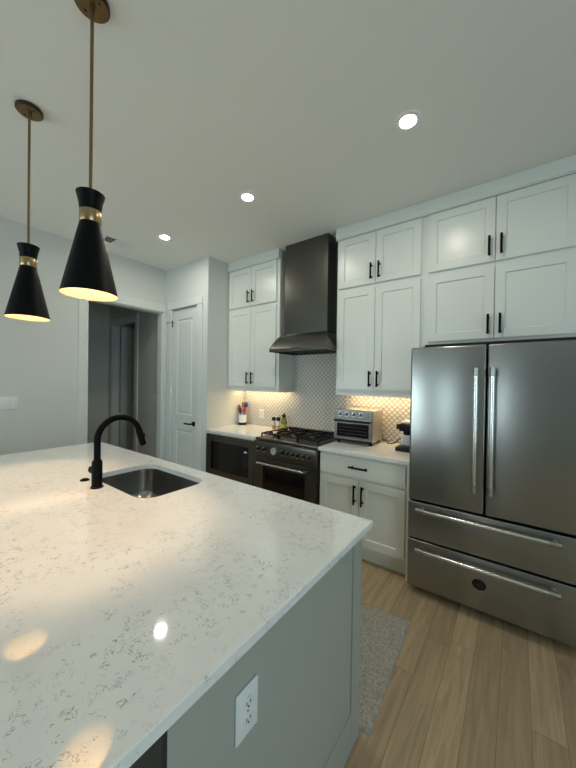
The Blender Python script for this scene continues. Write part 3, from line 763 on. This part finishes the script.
# ------------------------------------------------------------------ toaster oven
TW, TD, TH = .378, .300, .297
T0 = Vector((-1.419, 2.672, ZC)); TA = math.radians(2)
o = thing('toaster_oven', 'stainless toaster oven with four knobs on the right counter', 'toaster oven', T0)
TM = Matrix.Translation(T0) @ Matrix.Rotation(TA, 4, 'Z')
def tp(mb, nm, mat, par=None, sm=None): mb.xf(TM); return mb.build(nm, mat, par or o, sm)
tp(MB().box(0, TW, .018, TD, .03, .03 + TH, .012, 3), 'body', m_tside, None, 40)
tp(MB().box(0, TW, 0, .0178, .235, .03 + TH, .003), 'control_panel', m_tsteel)
for k in range(4):
    x = .062 + k * .068; t = MB(); t.cyl((x, 0, .283), (x, -.006, .283), .0245, n=24)
    kr = tp(t, 'knob_ring', m_post, None, 40); t = MB(); t.cyl((x, -.006, .283), (x, -.022, .283), .0175, .0155, 24)
    kb = tp(t, 'knob', m_dgrey, None, 40); tp(MB().box(x - .002, x + .002, -.024, -.022, .285, .298), 'pointer', m_bright, kb)
t = MB(); t.cyl((.338, 0, .295), (.338, -.004, .295), .006, n=12); t.cyl((.338, 0, .270), (.338, -.004, .270), .006, n=12); tp(t, 'indicator', m_rubber, None, 40)
t = MB().panel(.004, TW - .004, .045, .228, -.004, .0215, [(.030, TW - .030, .070, .200)], recess=.006, step=.003); dd = tp(t, 'door', m_tsteel)
tp(MB().box(.034, TW - .034, .0018 - .002, .0012, .074, .196), 'window', m_bglass, dd)
t = MB()
for zz in (.098, .128, .158): t.box(.045, TW - .045, -.0009, -.0003, zz, zz + .0035)
tp(t, 'rack', m_dgrey, dd)
t = MB(); t.box(.010, TW - .010, -.040, -.022, .212, .230, .006, 3); t.box(.02, .035, -.024, -.0045, .214, .226); t.box(TW - .035, TW - .02, -.024, -.0045, .214, .226); tp(t, 'door_handle', m_rubber, dd, 40)
tp(MB().box(.01, TW - .01, .006, .018, .028, .044, .002), 'crumb_tray', m_rubber)
for x in (.03, TW - .03):
    for y in (.045, TD - .03):
        t = MB(); t.cyl((x, y, .0003), (x, y, .031), .014, .017, 16); tp(t, 'foot', m_rubber, None, 40)
# cord
pts = [(-1.075, 2.99, .965), (-1.035, 3.015, .93), (-1.005, 2.995, .9185), (-.985, 2.955, .9185), (-.955, 2.97, .9185), (-.93, 3.0, .925), (-.90, 3.02, .962), (-.87, 3.022, .968), (-.83, 3.024, .968)]
def smooth_path(p, n=6):
    P = [Vector(q) for q in p]; out = []
    for i in range(len(P) - 1):
        a, b_, c_, d_ = P[max(i - 1, 0)], P[i], P[i + 1], P[min(i + 2, len(P) - 1)]
        for k in range(n):
            s = k / n; out.append(.5 * ((2 * b_) + (c_ - a) * s + (2 * a - 5 * b_ + 4 * c_ - d_) * s * s + (3 * b_ - a - 3 * c_ + d_) * s ** 3))
    return out + [P[-1]]
MB().tube(smooth_path(pts), .0036, 10).build('power_cord', m_rubber, o, 60)
# coffee maker, half hidden behind the refrigerator
o = thing('coffee_maker', 'silver and black coffee maker beside the refrigerator', 'coffee maker', (-.745, 2.80, ZC))
B(-.835, -.665, 2.68, 2.93, ZC + .0005, ZC + .035, .008, 3).build('base', m_rubber, o, 40)
B(-.815, -.685, 2.78, 2.925, ZC + .0355, 1.165, .012, 3).build('column', m_plastic, o, 40)
t = MB(); t.box(-.812, -.688, 2.695, 2.779, 1.085, 1.150, .012, 3); t.lathe([(.03, 1.055), (.034, 1.085)], (-.75, 2.737), 24, True, True); hdp = t.build('brew_head', m_rubber, o, 40)
t = MB(); t.cyl((-.813, 2.742, 1.118), (-.838, 2.742, 1.118), .026, .022, 20); t.build('knob', m_rubber, hdp, 40)
t = MB(); t.box(-.81, -.69, 2.71, 2.774, ZC + .0355, ZC + .042); t.build('drip_tray', m_dgrey, o)

# ------------------------------------------------------------------ utensil crock
UX, UY = -2.925, 2.935
o = MB()
o.lathe([(.048, ZC + .033), (.0525, ZC + .035), (.0525, ZC + .135), (.0485, ZC + .135), (.047, ZC + .042), (.001, ZC + .040)], (UX, UY), 36)
cr = thing('utensil_crock', 'white utensil crock with dark base by the left counter corner', 'utensil holder', (UX, UY, ZC))
o.build('pot', m_plastic, cr, 40)
MB().lathe([(.050, ZC + .0005), (.053, ZC + .003), (.053, ZC + .0325)], (UX, UY), 36, True, True).build('base', m_rubber, cr, 40)
def utensil(name, label, cat, dx, dy, lean, h, mat, hm, head):
    b = Vector((UX + dx, UY + dy, ZC + .048)); tp_ = Vector((UX + dx + lean[0], UY + dy + lean[1], ZC + h))
    r = thing(name, label, cat, b, 'kitchen utensils in the crock')
    ax = (tp_ - b).normalized(); hb_ = tp_ - ax * .075
    MB().cyl(b, hb_, .0048, .0055, 10).build('handle', hm, r, 40)
    q = ax.to_track_quat('Z', 'Y').to_matrix().to_4x4()
    if head == 'spoon': t = MB().ball((0, 0, 0), .028, (1, .32, 1.5), 18, 12)
    elif head == 'spatula': t = MB().box(-.024, .024, -.003, .003, -.036, .036, .0028, 2)
    else: t = MB().ball((0, 0, 0), .034, (1, .7, 1.2), 18, 12)
    t.xf(Matrix.Translation(tp_ - ax * .037) @ q); t.build('head', mat, r, 60)
m_wood = paint('utensil_wood', (.33, .17, .09), .55, .1, 50); m_blue = new_mat('blue_silicone', (.02, .035, .30), .45); m_red = new_mat('red_silicone', (.55, .05, .03), .45); m_purp = new_mat('plum_silicone', (.09, .03, .12), .45)
utensil('wooden_spoon', 'brown wooden spoon at the left of the crock', 'spoon', -.026, -.004, (-.030, -.004), .262, m_wood, m_wood, 'spoon')
utensil('wooden_spatula', 'tall dark wooden spatula in the middle of the crock', 'spatula', -.004, .022, (-.012, .012), .300, m_wood, m_wood, 'spatula')
utensil('ladle', 'blue rounded ladle at the back of the crock', 'ladle', .016, .012, (.022, .016), .300, m_blue, m_blue, 'ladle')
utensil('silicone_spatula', 'red spatula leaning out at the right of the crock', 'spatula', .012, -.010, (.046, -.008), .240, m_red, m_red, 'spatula')
utensil('silicone_spoon', 'plum coloured spoon at the front of the crock', 'spoon', -.004, -.028, (.004, -.020), .232, m_purp, m_purp, 'spoon')

# ------------------------------------------------------------------ shakers and oil by the range
m_salt = new_mat('shaker_salt', (.72, .60, .55), .4); m_spice = new_mat('shaker_spice', (.50, .33, .16), .4)
m_oil = new_mat('oil_yellow', (.20, .20, .025), .2); m_label = new_mat('label_olive', (.42, .40, .06), .5)
def shaker_jar(x, y, label, c1, c2):
    r = thing('spice_shaker', label, 'shaker', (x, y, ZC), 'spice shakers by the range')
    MB().lathe([(.021, ZC + .0005), (.023, ZC + .004), (.023, ZC + .052)], (x, y), 24, True, True).build('contents', c2, r, 40)
    MB().lathe([(.023, ZC + .0522), (.023, ZC + .098), (.019, ZC + .106)], (x, y), 24, True, True).build('upper_jar', c1, r, 40)
    MB().lathe([(.0245, ZC + .1062), (.0245, ZC + .142), (.021, ZC + .147)], (x, y), 24, True, True).build('cap', m_rubber, r, 40)
shaker_jar(-2.372, 2.915, 'left spice shaker with black cap beside the burners', m_salt, m_spice)
shaker_jar(-2.312, 2.93, 'right spice shaker with black cap next to the oil bottle', m_plastic, m_spice)
x, y = -2.236, 2.940
r = thing('oil_bottle', 'yellow-green oil bottle with black pour cap beside the range', 'bottle', (x, y, ZC))
MB().lathe([(.033, ZC + .0005), (.036, ZC + .006), (.036, ZC + .125), (.030, ZC + .143), (.017, ZC + .155)], (x, y), 28, True, True).build('bottle', m_oil, r, 40)
MB().lathe([(.0365, ZC + .03), (.0365, ZC + .075)], (x, y), 28).build('label', m_label, r, 40)
t = MB(); t.lathe([(.024, ZC + .1552), (.024, ZC + .18), (.010, ZC + .187), (.007, ZC + .205)], (x, y), 24, True, True); t.cyl((x, y, ZC + .178), (x - .04, y, ZC + .168), .008, .006, 12); t.build('pour_cap', m_rubber, r, 40)
